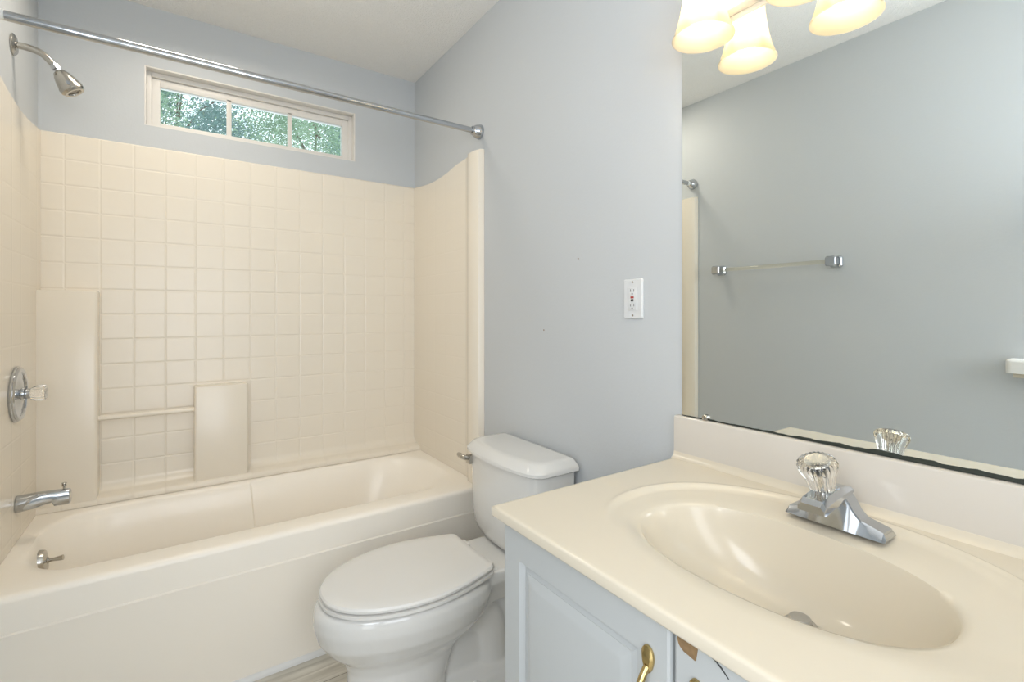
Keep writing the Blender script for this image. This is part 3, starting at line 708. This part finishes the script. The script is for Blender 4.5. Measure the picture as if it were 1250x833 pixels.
# ------------------------------------------------------------------ towel bar (left wall, seen in the mirror)
tb = thing('towel_bar', (LX, -1.20, 1.437), 'clear towel bar on faceted chrome posts on the wall reflected in the mirror', 'towel bar')
def post(y, d):
    bm = bmesh.new()
    rg = []
    for x, s_ in ((0.0005, 0.027), (0.008, 0.027), (0.016, 0.021), (0.045, 0.021), (0.066, 0.024), (0.072, 0.020)):
        rg.append([(LX+x, y+a*s_, 1.437+b_*s_) for a, b_ in ((-1, -.7), (-.7, -1), (.7, -1), (1, -.7), (1, .7), (.7, 1), (-.7, 1), (-1, .7))])
    loft(bm, rg); return obj('post', bm, 'chrome', tb, angle=20)
post(-0.905, 1); post(-1.500, -1)
bm = bmesh.new(); tube(bm, [(LX+0.052, -0.921, 1.437), (LX+0.052, -1.484, 1.437)], 0.0098, 20); obj('bar', bm, 'acrylic_bar', tb)

# white rounded ledge at the right edge of the mirror view
ld = thing('wall_ledge', (LX, -2.22, 0.98), 'small white rounded ledge on the wall, cut by the right edge of the mirror view', 'ledge')
bm = bmesh.new(); P = rrect(LX+0.0005, LX+0.105, -2.45, -2.090, (0.02, 0.0005, 0.0005, 0.02), 6)
loft(bm, [[(x, y, 0.972) for x, y in P], [(x, y, 1.015) for x, y in P], [(LX+(x-LX)*0.95, y-(0.004 if y > -2.2 else 0), 1.022) for x, y in P]]); obj('ledge_top', bm, 'white', ld)
bm = bmesh.new(); box(bm, LX+0.0005, LX+0.085, -2.44, -2.108, 0.955, 0.972, 0.004); obj('ledge_rail', bm, 'marble', ld)

# ------------------------------------------------------------------ outlet on the blue wall
ol = thing('wall_outlet', (0, -1.580, 1.232), 'white GFCI wall outlet with red and black buttons left of the mirror', 'outlet')
oy, oz = -1.580, 1.232
bm = bmesh.new(); loft(bm, [[(x, oy+y*s_, oz+z*s2) for y, z in rrect(-0.035, 0.035, -0.057, 0.057, 0.004, 4)] for x, s_, s2 in ((-0.0003, 1, 1), (-0.003, 1, 1), (-0.006, 0.93, 0.96))]); obj('cover_plate', bm, 'outlet', ol)
bm = bmesh.new(); box(bm, -0.0080, -0.0055, oy-0.0165, oy+0.0165, oz-0.0335, oz+0.0335, 0.001); rec = obj('receptacle', bm, 'outlet', ol)
for dz in (0.021, -0.021):
    bm = bmesh.new()
    for dy in (0.0063, -0.0063): box(bm, -0.0083, -0.0078, oy+dy-0.0009, oy+dy+0.0009, oz+dz-0.001, oz+dz+0.0065)
    lathe(bm, [(0.0024, 0), (0.0024, 0.0006)], (-0.0077, oy, oz+dz-0.0068), (-1, 0, 0), 12); obj('socket_slots', bm, 'slot', rec)
obj('reset_button', B(-0.0092, -0.0078, oy-0.0058, oy+0.0058, oz+0.0012, oz+0.0068, bev=0.0004), 'red', rec)
obj('test_button', B(-0.0092, -0.0078, oy-0.0048, oy+0.0048, oz-0.0072, oz-0.0012, bev=0.0004), 'black', rec)
for dz in (0.048, -0.048):
    bm = bmesh.new(); lathe(bm, [(0.0032, 0), (0.0028, 0.001), (0.0, 0.0012)], (-0.0059, oy, oz+dz), (-1, 0, 0), 14); obj('screw', bm, 'nickel', ol)

# small screw holes left in the blue wall
for y, z, lab in ((-1.343, 1.370, 'tiny screw hole in the blue wall, upper one left of the outlet'), (-1.161, 1.130, 'tiny screw hole in the blue wall, lower one above the toilet tank')):
    bm = bmesh.new(); lathe(bm, [(0.0028, 0), (0.0024, 0.0008), (0.001, 0.0010)], (-0.0002, y, z), (-1, 0, 0), 12)
    tag(obj('screw_hole', bm, 'fibreboard', origin=(0, y, z)), lab, 'screw hole')

# ------------------------------------------------------------------ trees outside the window
def tree(loc, top, rad, leaves, m, seed, label, lf=1.0):
    rnd = random.Random(seed)
    t = thing('leafy_tree', loc, label, 'tree', None)
    bm = bmesh.new(); x, y, z = loc
    tube(bm, spline([(x, y, z), (x+0.1, y, z+1.2), (x-0.05, y+0.1, z+2.4), (x+0.05, y, top-0.4)], 4), [0.035-0.0022*i for i in range(13)], 10)
    for k in range(4):
        a = rnd.uniform(0, 2*PI); h = rnd.uniform(z+1.8, top-0.8); r = rad*rnd.uniform(0.6, 0.95)
        p0 = Vector((x, y, h)); p2 = p0+Vector((math.cos(a)*r, math.sin(a)*r, rnd.uniform(0.3, 1.1)))
        tube(bm, [p0, (p0+p2)/2+Vector((0, 0, 0.12)), p2], [0.018, 0.011, 0.004], 6)
    obj('trunk', bm, 'bark', t)
    vs, fs = [], []
    cz = (z+1.4+top)/2; hz = (top-z-1.4)/2
    clumps = []
    while len(clumps) < 260:
        p = Vector((rnd.uniform(-1, 1), rnd.uniform(-1, 1), rnd.uniform(-1, 1)))
        if 0.25 < p.length < 1: clumps.append(Vector((x+p.x*rad, y+p.y*rad, cz+p.z*hz)))
    for k in range(leaves):
        c = rnd.choice(clumps)
        p = c+Vector((rnd.gauss(0, 0.11), rnd.gauss(0, 0.11), rnd.gauss(0, 0.12)))
        n_ = Vector((rnd.gauss(0, 1), rnd.gauss(0, 1), rnd.gauss(0, 1))).normalized(); u_ = n_.orthogonal().normalized(); w_ = n_.cross(u_)
        l = rnd.uniform(0.010, 0.019)*lf; w = l*0.42; b0 = len(vs)
        for q_ in (u_*l, u_*l*0.2+w_*w+n_*l*0.12, -u_*l, u_*l*0.2-w_*w+n_*l*0.12): vs.append(tuple(p+q_-Vector(loc)))
        fs.append((b0, b0+1, b0+2, b0+3))
    me = bpy.data.meshes.new('foliage'); me.from_pydata(vs, [], fs); me.materials.append(M[m])
    o = bpy.data.objects.new('foliage', me); COL.objects.link(o); o.parent = t
tree((-1.80, 3.0, 0.0), 4.6, 0.74, 50000, 'leaf_a', 1, 'bright green tree close outside the left pane of the window')
tree((0.20, 3.1, 0.0), 4.8, 0.76, 50000, 'leaf_a', 2, 'green tree close outside the middle and right panes of the window')
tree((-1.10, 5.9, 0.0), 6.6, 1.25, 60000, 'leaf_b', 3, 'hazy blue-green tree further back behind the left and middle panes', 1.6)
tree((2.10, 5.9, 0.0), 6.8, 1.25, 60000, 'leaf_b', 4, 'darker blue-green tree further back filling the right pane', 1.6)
